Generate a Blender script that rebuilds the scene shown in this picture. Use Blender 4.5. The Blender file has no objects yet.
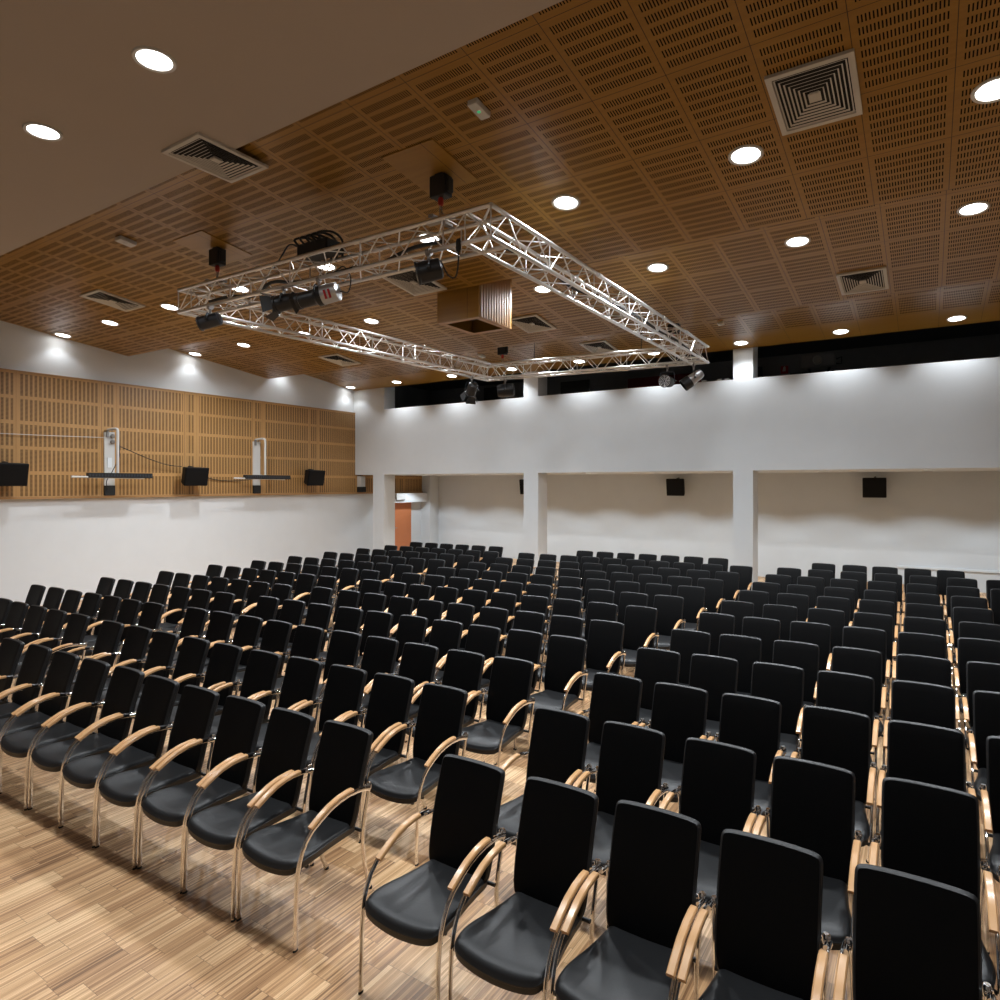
import bpy, bmesh, math, random
from mathutils import Vector, Matrix

R = math.radians
PI = math.pi
C = bpy.context.scene.collection
random.seed(7)
CAM_H = 2.5          # eye height above the floor
D = 15.0             # distance to the balcony front
WX = -15.36          # left wall
RX = 8.0             # right wall
FY = -4.0            # wall behind the viewer
RY = 18.8            # rear wall under the balcony

# ------------------------------------------------------------------ materials
MATS = {}


def nodes_of(name):
    m = bpy.data.materials.new(name)
    m.use_nodes = True
    nt = m.node_tree
    b = nt.nodes['Principled BSDF']
    return m, nt, b


def mat(name, col, rough=0.5, metal=0.0, noise=0.0, nscale=8.0, bump=0.0, coat=0.0, spec=None):
    m, nt, b = nodes_of(name)
    b.inputs['Roughness'].default_value = rough
    b.inputs['Metallic'].default_value = metal
    if coat:
        b.inputs['Coat Weight'].default_value = coat
        b.inputs['Coat Roughness'].default_value = 0.15
    if spec is not None:
        b.inputs['Specular IOR Level'].default_value = spec
    tc = nt.nodes.new('ShaderNodeTexCoord')
    n = nt.nodes.new('ShaderNodeTexNoise')
    n.inputs['Scale'].default_value = nscale
    n.inputs['Detail'].default_value = 4
    nt.links.new(tc.outputs['Object'], n.inputs['Vector'])
    mx = nt.nodes.new('ShaderNodeMix')
    mx.data_type = 'RGBA'
    nt.links.new(n.outputs['Fac'], mx.inputs['Factor'])
    mx.inputs[6].default_value = (*[c * (1 - noise) for c in col], 1)
    mx.inputs[7].default_value = (*[min(1, c * (1 + noise)) for c in col], 1)
    nt.links.new(mx.outputs[2], b.inputs['Base Color'])
    if bump:
        bp = nt.nodes.new('ShaderNodeBump')
        bp.inputs['Strength'].default_value = bump
        bp.inputs['Distance'].default_value = 0.01
        nt.links.new(n.outputs['Fac'], bp.inputs['Height'])
        nt.links.new(bp.outputs['Normal'], b.inputs['Normal'])
    MATS[name] = m
    return m


def emit(name, col, strength):
    m = bpy.data.materials.new(name)
    m.use_nodes = True
    nt = m.node_tree
    nt.nodes.remove(nt.nodes['Principled BSDF'])
    e = nt.nodes.new('ShaderNodeEmission')
    e.inputs['Color'].default_value = (*col, 1)
    e.inputs['Strength'].default_value = strength
    nt.links.new(e.outputs[0], nt.nodes['Material Output'].inputs[0])
    MATS[name] = m
    return m


class G:
    """small helper to write node maths"""
    def __init__(s, nt):
        s.nt = nt

    def m(s, op, a, b=None, c=None):
        n = s.nt.nodes.new('ShaderNodeMath')
        n.operation = op
        for i, v in enumerate((a, b, c)):
            if v is None:
                continue
            if isinstance(v, (int, float)):
                n.inputs[i].default_value = v
            else:
                s.nt.links.new(v, n.inputs[i])
        return n.outputs[0]

    def band(s, v, lo, hi):
        return s.m('MULTIPLY', s.m('GREATER_THAN', v, lo), s.m('LESS_THAN', v, hi))

    def frac(s, v):
        return s.m('FRACT', v)

    def mix(s, f, a, b):
        n = s.nt.nodes.new('ShaderNodeMix')
        n.data_type = 'RGBA'
        s.nt.links.new(f, n.inputs['Factor'])
        for i, v in ((6, a), (7, b)):
            if isinstance(v, tuple):
                n.inputs[i].default_value = (*v, 1)
            else:
                s.nt.links.new(v, n.inputs[i])
        return n.outputs[2]


def wood_grain(nt, g, xyz, sx, sy, sz, c1, c2):
    cb = nt.nodes.new('ShaderNodeCombineXYZ')
    for i, (v, k) in enumerate(((xyz.outputs[0], sx), (xyz.outputs[1], sy), (xyz.outputs[2], sz))):
        nt.links.new(g.m('MULTIPLY', v, k), cb.inputs[i])
    n = nt.nodes.new('ShaderNodeTexNoise')
    n.inputs['Scale'].default_value = 1.0
    n.inputs['Detail'].default_value = 5
    nt.links.new(cb.outputs[0], n.inputs['Vector'])
    return g.mix(n.outputs['Fac'], c1, c2), n.outputs['Fac']


CEIL_A = (0.255, 0.125, 0.018)
CEIL_B = (0.390, 0.208, 0.036)


def ceiling_wood(name, y1, yplain=99.0, slots=True):
    """veneered acoustic tiles: rows of short slots, seams between the tiles"""
    m, nt, b = nodes_of(name)
    g = G(nt)
    tc = nt.nodes.new('ShaderNodeTexCoord')
    xyz = nt.nodes.new('ShaderNodeSeparateXYZ')
    nt.links.new(tc.outputs['Object'], xyz.inputs[0])
    X, Y = xyz.outputs[0], xyz.outputs[1]
    base, nf = wood_grain(nt, g, xyz, 1.6, 22, 22, CEIL_A, CEIL_B)
    TX, TY = 0.6467, 0.93
    fx = g.frac(g.m('DIVIDE', g.m('ADD', X, 66.433), TX))
    fy = g.frac(g.m('DIVIDE', g.m('ADD', g.m('SUBTRACT', y1, Y), 20 * TY - 0.0), TY))
    seam = g.m('MAXIMUM', g.band(fx, 0.0, 0.009), g.band(fy, 0.0, 0.006))
    col = g.mix(seam, base, (0.05, 0.022, 0.007))
    if slots:
        gate = g.m('MULTIPLY', g.band(fx, 0.075, 0.935), g.band(fy, 0.045, 0.955))
        rows = g.band(g.frac(g.m('MULTIPLY', g.m('SUBTRACT', fy, 0.045), 7 / 0.91)), 0.17, 0.80)
        cuts = g.band(g.frac(g.m('MULTIPLY', g.m('SUBTRACT', fx, 0.075), 23 / 0.86)), 0.28, 0.70)
        mask = g.m('MULTIPLY', g.m('MULTIPLY', gate, rows), cuts)
        mask = g.m('MULTIPLY', mask, g.m('LESS_THAN', Y, yplain))
        col = g.mix(mask, col, (0.006, 0.004, 0.003))
        nt.links.new(g.m('MULTIPLY_ADD', mask, 0.5, 0.30), b.inputs['Roughness'])
        nt.links.new(g.m('MULTIPLY_ADD', mask, -0.32, 0.36), b.inputs['Specular IOR Level'])
    else:
        b.inputs['Roughness'].default_value = 0.32
    nt.links.new(col, b.inputs['Base Color'])
    MATS[name] = m
    return m


def wall_wood(name):
    m, nt, b = nodes_of(name)
    g = G(nt)
    tc = nt.nodes.new('ShaderNodeTexCoord')
    xyz = nt.nodes.new('ShaderNodeSeparateXYZ')
    nt.links.new(tc.outputs['Object'], xyz.inputs[0])
    Y, Z = xyz.outputs[1], xyz.outputs[2]
    base, nf = wood_grain(nt, g, xyz, 14, 14, 1.4, (0.42, 0.225, 0.075), (0.54, 0.31, 0.12))
    TY, TZ = 1.94, 0.508
    fy = g.frac(g.m('DIVIDE', g.m('ADD', Y, 33.42), TY))
    fz = g.frac(g.m('DIVIDE', g.m('ADD', Z, 5.08 - 2.23), TZ))
    seam = g.m('MAXIMUM', g.band(fy, 0.0, 0.004), g.m('MULTIPLY', g.band(fy, 0.164, 0.167), 0.7))
    col = g.mix(seam, base, (0.12, 0.055, 0.016))
    gate = g.m('MULTIPLY', g.m('MAXIMUM', g.band(fy, 0.20, 0.98), g.band(fy, 0.03, 0.14)), g.band(fz, 0.07, 0.93))
    cols = g.band(g.frac(g.m('MULTIPLY', Y, 1 / 0.0835)), 0.16, 0.74)
    cuts = g.band(g.frac(g.m('MULTIPLY', Z, 1 / 0.026)), 0.10, 0.84)
    mask = g.m('MULTIPLY', g.m('MULTIPLY', gate, cols), cuts)
    col = g.mix(mask, col, (0.11, 0.055, 0.013))
    nt.links.new(col, b.inputs['Base Color'])
    b.inputs['Roughness'].default_value = 0.45
    MATS[name] = m
    return m


def parquet(name):
    """industrial parquet: blocks of thin oak strips laid along the room"""
    m, nt, b = nodes_of(name)
    g = G(nt)
    tc = nt.nodes.new('ShaderNodeTexCoord')
    xyz = nt.nodes.new('ShaderNodeSeparateXYZ')
    nt.links.new(tc.outputs['Object'], xyz.inputs[0])
    X, Y = xyz.outputs[0], xyz.outputs[1]
    BW, BL, N = 0.15, 0.34, 14
    bx = g.m('DIVIDE', g.m('ADD', X, 40), BW)
    bi = g.m('FLOOR', bx)
    wn0 = nt.nodes.new('ShaderNodeTexWhiteNoise')
    wn0.noise_dimensions = '1D'
    nt.links.new(bi, wn0.inputs['W'])
    by = g.m('ADD', g.m('DIVIDE', g.m('ADD', Y, 40), BL), wn0.outputs['Value'])
    bj = g.m('FLOOR', by)
    sx = g.m('MULTIPLY', bx, N)
    si = g.m('FLOOR', sx)

    def white(a, c, d):
        w = nt.nodes.new('ShaderNodeTexWhiteNoise')
        w.noise_dimensions = '3D'
        cb = nt.nodes.new('ShaderNodeCombineXYZ')
        for i, v in enumerate((a, c, d)):
            if isinstance(v, (int, float)):
                cb.inputs[i].default_value = v
            else:
                nt.links.new(v, cb.inputs[i])
        nt.links.new(cb.outputs[0], w.inputs['Vector'])
        return w.outputs['Value']
    tb = white(bi, bj, 3.3)
    ts = white(si, bj, 8.1)
    cb = nt.nodes.new('ShaderNodeCombineXYZ')
    nt.links.new(g.m('MULTIPLY', X, 120), cb.inputs[0])
    nt.links.new(g.m('MULTIPLY', Y, 5), cb.inputs[1])
    nt.links.new(g.m('MULTIPLY', ts, 30), cb.inputs[2])
    no = nt.nodes.new('ShaderNodeTexNoise')
    no.inputs['Scale'].default_value = 1
    no.inputs['Detail'].default_value = 3
    nt.links.new(cb.outputs[0], no.inputs['Vector'])
    f = g.m('ADD', g.m('MULTIPLY', tb, 0.36), g.m('ADD', g.m('MULTIPLY', ts, 0.50), g.m('MULTIPLY', no.outputs['Fac'], 0.42)))
    cr = nt.nodes.new('ShaderNodeValToRGB')
    e = cr.color_ramp.elements
    e[0].position, e[0].color = 0.16, (0.14, 0.068, 0.029, 1)
    e[1].position, e[1].color = 1.0, (0.88, 0.60, 0.34, 1)
    q = e.new(0.38)
    q.color = (0.38, 0.198, 0.090, 1)
    q = e.new(0.65)
    q.color = (0.61, 0.355, 0.172, 1)
    nt.links.new(f, cr.inputs[0])
    seam = g.m('MAXIMUM', g.m('LESS_THAN', g.frac(by), 0.006), g.m('LESS_THAN', g.frac(bx), 0.015))
    seam2 = g.m('MULTIPLY', g.m('LESS_THAN', g.frac(sx), 0.09), 0.35)
    col = g.mix(g.m('MAXIMUM', g.m('MULTIPLY', seam, 0.7), seam2), cr.outputs[0], (0.10, 0.05, 0.022))
    nt.links.new(col, b.inputs['Base Color'])
    b.inputs['Roughness'].default_value = 0.42
    MATS[name] = m
    return m


mat('plaster', (0.72, 0.745, 0.765), 0.85, noise=0.03, nscale=3)
mat('white_paint', (0.76, 0.785, 0.80), 0.75, noise=0.02, nscale=2)
mat('ceiling_plaster', (0.46, 0.39, 0.33), 0.9, noise=0.03, nscale=1.5)
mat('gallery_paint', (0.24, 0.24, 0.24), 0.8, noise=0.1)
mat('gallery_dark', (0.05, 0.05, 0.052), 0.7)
mat('gallery_red', (0.20, 0.02, 0.02), 0.8)
mat('seam_dark', (0.02, 0.014, 0.01), 0.9)
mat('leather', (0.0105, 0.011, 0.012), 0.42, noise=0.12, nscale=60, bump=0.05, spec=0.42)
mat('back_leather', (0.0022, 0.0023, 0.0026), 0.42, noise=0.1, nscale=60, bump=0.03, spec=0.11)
mat('black_plastic', (0.012, 0.012, 0.013), 0.45)
mat('chrome', (0.86, 0.86, 0.87), 0.10, 1.0)
mat('armwood', (0.66, 0.37, 0.165), 0.30, noise=0.10, nscale=14, coat=0.3)
mat('rubber', (0.02, 0.02, 0.02), 0.8)
mat('aluminium', (0.80, 0.79, 0.77), 0.30, 1.0, noise=0.05, nscale=20)
mat('lamp_black', (0.012, 0.012, 0.013), 0.4)
mat('lamp_grey', (0.055, 0.06, 0.07), 0.38, 0.5)
mat('lamp_silver', (0.55, 0.56, 0.58), 0.3, 0.8)
mat('label_red', (0.45, 0.01, 0.02), 0.5)
mat('label_white', (0.75, 0.75, 0.75), 0.5)
mat('hoist_black', (0.008, 0.008, 0.008), 0.6)
mat('hook_red', (0.45, 0.03, 0.015), 0.5)
mat('steel', (0.35, 0.34, 0.33), 0.35, 0.9)
mat('cable', (0.012, 0.012, 0.012), 0.6)
mat('vent_paint', (0.60, 0.57, 0.52), 0.55, noise=0.02)
mat('vent_dark', (0.015, 0.013, 0.011), 0.9)
mat('ring_white', (0.62, 0.60, 0.57), 0.35)
mat('speaker_black', (0.0035, 0.0035, 0.004), 0.6, spec=0.2)
mat('fixture_white', (0.62, 0.61, 0.59), 0.45)
mat('door_wood', (0.60, 0.20, 0.075), 0.5, noise=0.06, nscale=3)
mat('ledge_wood', (0.40, 0.22, 0.085), 0.45, noise=0.08)
mat('duct_side', (0.155, 0.074, 0.022), 0.4, noise=0.08)
mat('lens', (0.25, 0.27, 0.3), 0.08, 0.6)
emit('lamp_glow', (1.0, 0.99, 0.97), 12.0)
emit('led_green', (0.15, 0.9, 0.35), 0.35)
ceiling_wood('ceil_1', 7.93)
ceiling_wood('ceil_2', 11.75)
ceiling_wood('ceil_3', 14.10, yplain=14.10)
ceiling_wood('duct_wood', 20.0, slots=False)
wall_wood('wall_panelling')
parquet('parquet')

# ------------------------------------------------------------------ mesh helpers


class MB:
    def __init__(s):
        s.v, s.f, s.mi = [], [], []
        s.k = 0

    def box(s, x0, x1, y0, y1, z0, z1, rot=None, piv=None):
        b = len(s.v)
        P = [Vector((x, y, z)) for z in (z0, z1) for y in (y0, y1) for x in (x0, x1)]
        if rot is not None:
            piv = piv if piv is not None else Vector(((x0 + x1) / 2, (y0 + y1) / 2, (z0 + z1) / 2))
            P = [rot @ (p - piv) + piv for p in P]
        s.v += P
        for q in ((0, 2, 3, 1), (4, 5, 7, 6), (0, 1, 5, 4), (2, 6, 7, 3), (0, 4, 6, 2), (1, 3, 7, 5)):
            s.f.append([b + i for i in q])
            s.mi.append(s.k)
        return s

    def prism(s, poly, axis, a0, a1):
        """extrude a 2-D polygon along an axis (0 x, 1 y, 2 z)"""
        b = len(s.v)
        n = len(poly)
        for a in (a0, a1):
            for p in poly:
                q = list(p)
                q.insert(axis, a)
                s.v.append(Vector(q))
        s.f.append([b + i for i in range(n)][::-1])
        s.f.append([b + n + i for i in range(n)])
        s.mi += [s.k, s.k]
        for i in range(n):
            j = (i + 1) % n
            s.f.append([b + i, b + j, b + n + j, b + n + i])
            s.mi.append(s.k)
        return s

    def tube(s, pts, r, n=10, r2=None, side=None, caps=True):
        """sweep an ellipse (r across, r2 along the other way) down a path"""
        pts = [Vector(p) for p in pts]
        r2 = r2 or r
        b = len(s.v)
        ref = Vector(side) if side else None
        prev = None
        for i, p in enumerate(pts):
            t = (pts[min(i + 1, len(pts) - 1)] - pts[max(i - 1, 0)]).normalized()
            if ref is None:
                a = prev if prev is not None else (Vector((0, 0, 1)) if abs(t.z) < 0.9 else Vector((1, 0, 0)))
            else:
                a = ref
            a = (a - t * a.dot(t)).normalized()
            prev = a
            c = t.cross(a)
            for k in range(n):
                th = 2 * PI * k / n
                s.v.append(p + a * (r * math.cos(th)) + c * (r2 * math.sin(th)))
        for i in range(len(pts) - 1):
            for k in range(n):
                k2 = (k + 1) % n
                s.f.append([b + i * n + k, b + i * n + k2, b + (i + 1) * n + k2, b + (i + 1) * n + k])
                s.mi.append(s.k)
        if caps:
            s.f.append([b + k for k in range(n)][::-1])
            e = b + (len(pts) - 1) * n
            s.f.append([e + k for k in range(n)])
            s.mi += [s.k, s.k]
        return s

    def lathe(s, prof, n=24, mtx=None, close=False):
        """prof: (radius, height) about z"""
        b = len(s.v)
        mtx = mtx or Matrix.Identity(4)
        for (r, z) in prof:
            for k in range(n):
                a = 2 * PI * k / n
                s.v.append(mtx @ Vector((r * math.cos(a), r * math.sin(a), z)))
        for i in range(len(prof) - 1):
            for k in range(n):
                k2 = (k + 1) % n
                s.f.append([b + i * n + k, b + i * n + k2, b + (i + 1) * n + k2, b + (i + 1) * n + k])
                s.mi.append(s.k)
        if close:
            s.f.append([b + k for k in range(n)][::-1])
            e = b + (len(prof) - 1) * n
            s.f.append([e + k for k in range(n)])
            s.mi += [s.k, s.k]
        return s

    def rings(s, rings, cap0=True, cap1=True):
        b = len(s.v)
        n = len(rings[0])
        for rg in rings:
            s.v += [Vector(p) for p in rg]
        for i in range(len(rings) - 1):
            for k in range(n):
                k2 = (k + 1) % n
                s.f.append([b + i * n + k, b + i * n + k2, b + (i + 1) * n + k2, b + (i + 1) * n + k])
                s.mi.append(s.k)
        for on, base, rev in ((cap0, b, True), (cap1, b + (len(rings) - 1) * n, False)):
            if on:
                c = len(s.v)
                s.v.append(sum((s.v[base + k] for k in range(n)), Vector()) / n)
                for k in range(n):
                    k2 = (k + 1) % n
                    s.f.append([c, base + k2, base + k] if rev else [c, base + k, base + k2])
                    s.mi.append(s.k)
        return s

    def build(s, name, mats, parent=None, smooth=False, bevel=0.0, loc=None):
        me = bpy.data.meshes.new(name)
        me.from_pydata([tuple(v) for v in s.v], [], s.f)
        mats = mats if isinstance(mats, (list, tuple)) else [mats]
        for mm in mats:
            me.materials.append(MATS[mm])
        for p, i in zip(me.polygons, s.mi):
            p.material_index = i
        bm = bmesh.new()
        bm.from_mesh(me)
        bmesh.ops.recalc_face_normals(bm, faces=bm.faces)
        bm.to_mesh(me)
        bm.free()
        if smooth:
            me.polygons.foreach_set('use_smooth', [True] * len(me.polygons))
            try:
                me.set_sharp_from_angle(angle=R(38))
            except Exception:
                pass
        o = bpy.data.objects.new(name, me)
        C.objects.link(o)
        if parent is not None:
            o.parent = parent
        if loc is not None:
            o.location = loc
        if bevel:
            md = o.modifiers.new('bevel', 'BEVEL')
            md.width = bevel
            md.segments = 2
            md.limit_method = 'ANGLE'
        return o


def tag(o, label=None, cat=None, group=None, kind=None):
    if label:
        o['label'] = label
    if cat:
        o['category'] = cat
    if group:
        o['group'] = group
    if kind:
        o['kind'] = kind
    return o


def empty(name, loc=(0, 0, 0), rz=0.0):
    o = bpy.data.objects.new(name, None)
    o.empty_display_size = 0.1
    o.location = loc
    o.rotation_euler = (0, 0, rz)
    C.objects.link(o)
    return o


KIDS = {}


def copy_tree(o, parent=None, skip=()):
    c = o.copy()
    C.objects.link(c)
    if parent is not None:
        c.parent = parent
    for ch in TREE.get(o.name, []):
        if ch.name.split('.')[0] in skip:
            continue
        copy_tree(ch, c, skip)
    return c


TREE = {}


def note_tree():
    TREE.clear()
    for o in bpy.data.objects:
        if o.parent:
            TREE.setdefault(o.parent.name, []).append(o)


def struct(mb, name, mats, **k):
    o = mb.build(name, mats, **k)
    o['kind'] = 'structure'
    return o


def Z(v):
    return v + CAM_H

# ------------------------------------------------------------------ the room
T = 0.30
struct(MB().box(WX - T, RX + T, FY - T, RY + T, -0.2, 0.0), 'floor', 'parquet')
struct(MB().box(WX - T, WX, FY - T, RY + T, 0, Z(3.75)), 'wall_left', 'plaster')
struct(MB().box(RX, RX + T, FY - T, RY + T, 0, Z(3.75)), 'wall_right', 'plaster')
struct(MB().box(WX, RX, FY - T, FY, 0, Z(3.75)), 'wall_front', 'plaster')
struct(MB().box(WX, RX, RY, RY + T, 0, Z(0.40)), 'wall_back', 'plaster')
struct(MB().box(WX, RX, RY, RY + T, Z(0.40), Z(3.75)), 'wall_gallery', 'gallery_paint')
# balcony: parapet band, slab whose underside is the low ceiling, gallery lining
struct(MB().box(WX, RX, D, D + 0.28, Z(0.31), Z(2.33)), 'wall_balcony', 'plaster')
struct(MB().box(WX, RX, D + 0.28, RY, Z(0.315), Z(0.60)), 'ceiling_low', 'white_paint')
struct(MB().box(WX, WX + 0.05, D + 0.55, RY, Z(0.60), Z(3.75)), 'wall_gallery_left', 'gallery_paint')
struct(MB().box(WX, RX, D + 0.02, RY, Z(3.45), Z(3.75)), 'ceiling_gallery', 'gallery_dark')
PILLARS = [(-14.53, -14.07), (-9.03, -8.59), (-3.61, -3.19), (1.86, 2.30)]
for i, (a, b) in enumerate(PILLARS):
    struct(MB().box(a, b, D + 0.002, D + 0.50, 0, Z(0.312)), 'pillar', 'plaster')
    aa = WX if i == 0 else a
    struct(MB().box(aa, b, D + 0.002, D + 0.50, Z(2.33), Z(3.46)), 'pier', 'plaster')
struct(MB().box(WX, -14.94, 18.30, RY, 0, Z(0.316)), 'pilaster', 'plaster')
# ceiling: flat plaster part, then three sloping timber bays with a drop at each lip
struct(MB().box(WX, RX, FY, 4.03, Z(3.345), Z(3.75)), 'ceiling', 'ceiling_plaster')
for i, (y0, z0, y1, z1) in enumerate(((4.045, 3.425, 7.93, 2.943), (7.93, 3.406, 11.75, 2.94), (11.75, 3.397, 15.02, 3.0))):
    struct(MB().prism([(y0, Z(z0)), (y1, Z(z1)), (y1, Z(3.75)), (y0, Z(3.75))], 0, WX, RX), 'ceiling_timber', 'ceil_%d' % (i + 1))
# timber cladding band on the left wall and its ledge
mb = MB().box(WX, WX + 0.05, FY, D, Z(-0.245), Z(2.27))
mb.box(WX, WX + 0.05, D, 18.30, Z(-0.245), Z(0.313))
struct(mb, 'wall_left_panelling', 'wall_panelling')
struct(MB().box(WX, WX + 0.095, FY, 18.30, Z(-0.295), Z(-0.246)), 'trim_1', 'ledge_wood')
struct(MB().box(WX, WX + 0.065, FY, D, Z(2.271), Z(2.295)), 'trim_2', 'ledge_wood')
# doorway in the side wall under the balcony
door = MB().box(WX, WX + 0.06, 16.72, 17.70, 0.0, Z(-0.62)).build('door_1', 'door_wood')
tag(door, kind='structure')
struct(MB().box(WX, WX + 0.30, 16.60, 18.30, Z(-0.615), Z(-0.298)), 'trim_3', 'white_paint')
h = MB()
h.box(WX + 0.06, WX + 0.10, 16.80, 16.83, 1.0, 1.03).box(WX + 0.09, WX + 0.105, 16.80, 16.93, 1.005, 1.025)
h.build('door_handle', 'steel', parent=door)
sg = MB().box(WX + 0.297, WX + 0.36, 16.62, 17.06, Z(-0.51), Z(-0.30)).build('exit_light_box', 'fixture_white')
tag(sg, 'white rectangular light box above the orange door', 'light box')
sg2 = MB().box(WX + 0.305, WX + 0.355, 16.64, 17.04, Z(-0.535), Z(-0.511)).build('base_strip', 'steel', parent=sg)
# gallery things seen in the dark above the parapet
struct(MB().box(-7.6, -5.4, RY - 0.06, RY, Z(0.6), Z(3.2)), 'trim_4', 'gallery_red')
for i, (a, b, zz) in enumerate(((-12.9, -12.0, 3.35), (-9.9, -8.9, 3.3), (-4.35, -3.75, 3.2))):
    struct(MB().box(a, b, RY - 0.05, RY, Z(0.6), Z(zz)), 'door_%d' % (i + 2), 'gallery_dark')
struct(MB().box(-3.05, -2.0, RY - 0.05, RY, Z(0.6), Z(2.95)), 'door_5', 'gallery_dark')

sgn = MB().box(-3.28, -3.10, RY - 0.03, RY - 0.001, Z(2.96), Z(3.16)).build('fire_sign', 'label_red')
tag(sgn, 'small red square safety sign on the dark gallery wall', 'sign')
w = MB()
w.prism([(-0.05, 0.05), (0.03, 0.05), (0.03, 0.16), (0.0, 0.19), (-0.03, 0.16)], 1, 0, 0.004)
w.build('pictogram', 'label_white', parent=sgn, loc=(-3.19, RY - 0.036, Z(2.97)))

pj = empty('projector', (-2.12, 16.9, Z(0.60)))
tag(pj, 'black video projector on a stand in the dark gallery opening', 'projector')
MB().box(-0.36, 0.36, -0.22, 0.22, 2.12, 2.42).build('body', 'gallery_paint', parent=pj, bevel=0.03)
MB().lathe([(0.10, 0), (0.10, 0.12), (0.085, 0.13), (0.08, 0.10)], 20, Matrix.Translation((0.0, -0.21, 2.27)) @ Matrix.Rotation(R(90), 4, 'X'), close=True).build('lens_barrel', 'steel', parent=pj, smooth=True)
MB().tube([(0.36, 0, 2.30), (0.47, 0, 2.34), (0.47, 0, 2.18), (0.36, 0, 2.20)], 0.018, 8).build('carry_handle', 'lamp_black', parent=pj, smooth=True)
for sx in (-0.22, 0.22):
    MB().tube([(sx, 0, 2.13), (sx * 0.7, 0, 1.9), (sx, 0, 0.0)], 0.03, 8).build('leg', 'lamp_black', parent=pj, smooth=True)
MB().box(-0.34, 0.34, -0.2, 0.2, 1.86, 1.90).build('shelf', 'lamp_black', parent=pj)
rl = MB()
rl.box(-4.75, -3.72, 15.35, 15.41, Z(2.37), Z(2.395))
rail = rl.build('microphone_rail', 'steel')
tag(rail, 'thin metal rail on the parapet beside the third pillar', 'rail')
for k, x in enumerate((-4.62, -4.40, -4.05, -3.88)):
    MB().box(x, x + 0.09, 15.34, 15.42, Z(2.395), Z(2.43)).build('clip', 'fixture_white', parent=rail)
for x in (-4.68, -3.80):
    MB().box(x, x + .04, 15.36, 15.40, Z(2.33), Z(2.37)).build('foot', 'steel', parent=rail)
tr = MB().box(-0.62, RX, RY - 0.035, RY, 0.47, 0.52).build('cable_trunking', 'white_paint')
tag(tr, 'long white cable trunking along the rear wall at right', 'trunking')
sw = MB().box(WX, WX + 0.03, 15.98, 16.22, Z(-1.36), Z(-1.22)).build('wall_switch', 'white_paint')
tag(sw, 'white switch plate on the wall beside the leftmost pillar', 'switch')
MB().box(WX + 0.03, WX + 0.038, 16.0, 16.09, Z(-1.34), Z(-1.24)).box(WX + 0.03, WX + 0.038, 16.11, 16.20, Z(-1.34), Z(-1.24)).build('rocker', 'steel', parent=sw)

# ------------------------------------------------------------------ downlights
SL = -math.atan(0.1235)
ORD = ['first', 'second', 'third', 'fourth', 'fifth', 'sixth', 'seventh', 'eighth', 'ninth', 'tenth', 'eleventh', 'twelfth']


def downlight_proto(name, rr):
    t = empty(name)
    MB().lathe([(rr * 0.79, -0.002), (rr * 0.81, -0.012), (rr * 0.96, -0.016), (rr, -0.006), (rr, 0.0)], 40).build('trim_ring', 'ring_white', parent=t, smooth=True)
    MB().lathe([(0.001, -0.006), (rr * 0.5, -0.006), (rr * 0.805, -0.004)], 40).build('diffuser', 'lamp_glow', parent=t)
    return t


LP = []


def spot(t, energy, size=150, blend=1.0, soft=0.13, col=(0.90, 0.955, 1.0)):
    l = bpy.data.lights.new('lamp', 'SPOT')
    l.energy = energy
    l.spot_size = R(size)
    l.spot_blend = blend
    l.shadow_soft_size = soft
    l.color = col
    o = bpy.data.objects.new('lamp', l)
    C.objects.link(o)
    o.parent = t
    o.location = (0, 0, -0.03)
    o.rotation_euler = (-t.rotation_euler.x, 0, 0)
    return o


GRIDX = [-15.12, -13.20, -11.15, -9.17, -7.20, -5.30, -3.35, -1.44, 0.45]
E_MAIN = 385
rows_l = [
    ('plaster', 2.83, 3.345, 0.0, [-8.93, -7.01, -5.09, -3.17, -1.25, 0.67], 'lamp set in the plain plaster ceiling'),
    ('front', 6.47, 3.425 - 0.1235 * (6.47 - 4.045), SL, GRIDX, 'row of the nearest timber bay'),
    ('mid', 9.42, 3.406 - 0.122 * (9.42 - 7.93), SL, GRIDX, 'row of the middle timber bay'),
    ('lip', 12.15, 3.397 - 0.1215 * (12.15 - 11.75), SL, GRIDX[:7], 'hidden row behind the farthest ceiling drop'),
    ('back', 14.62, 3.397 - 0.1215 * (14.62 - 11.75), SL, GRIDX, 'row close to the balcony front'),
]
proto = downlight_proto('recessed_downlight', 0.160)
note_tree()
first = True
pl_lab = {-5.09: 'round white downlight in the plaster ceiling, the one nearer the timber',
          -7.01: 'round white downlight in the plaster ceiling, the one further left'}
for key, y, z, rx, xs, txt in rows_l:
    for i, x in enumerate(xs):
        o = proto if first else copy_tree(proto)
        first = False
        o.location = (x, y, Z(z))
        o.rotation_euler = (rx, 0, 0)
        if key == 'plaster':
            lab = pl_lab.get(x, 'round white downlight in the plaster ceiling outside the picture, %s' % ORD[i])
        else:
            lab = 'round recessed downlight, %s from the left in the %s' % (ORD[i], txt)
        tag(o, lab, 'ceiling light', 'recessed downlights in the ceiling')
        k = {'plaster': 0.8, 'front': 0.95, 'mid': 1.25, 'back': 0.26, 'lip': 0.2}[key]
        if x < -15:
            k *= 0.05 if key not in ('back', 'lip') else 0.25
            spot(o, E_MAIN * k, 108, 0.3)
        elif key == 'back':
            spot(o, E_MAIN * k, 118, 0.6)
        elif key == 'mid':
            spot(o, E_MAIN * k, 168, 0.85)
        else:
            spot(o, E_MAIN * k, 152, 1.0)
sproto = downlight_proto('soffit_downlight', 0.10)
note_tree()
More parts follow.
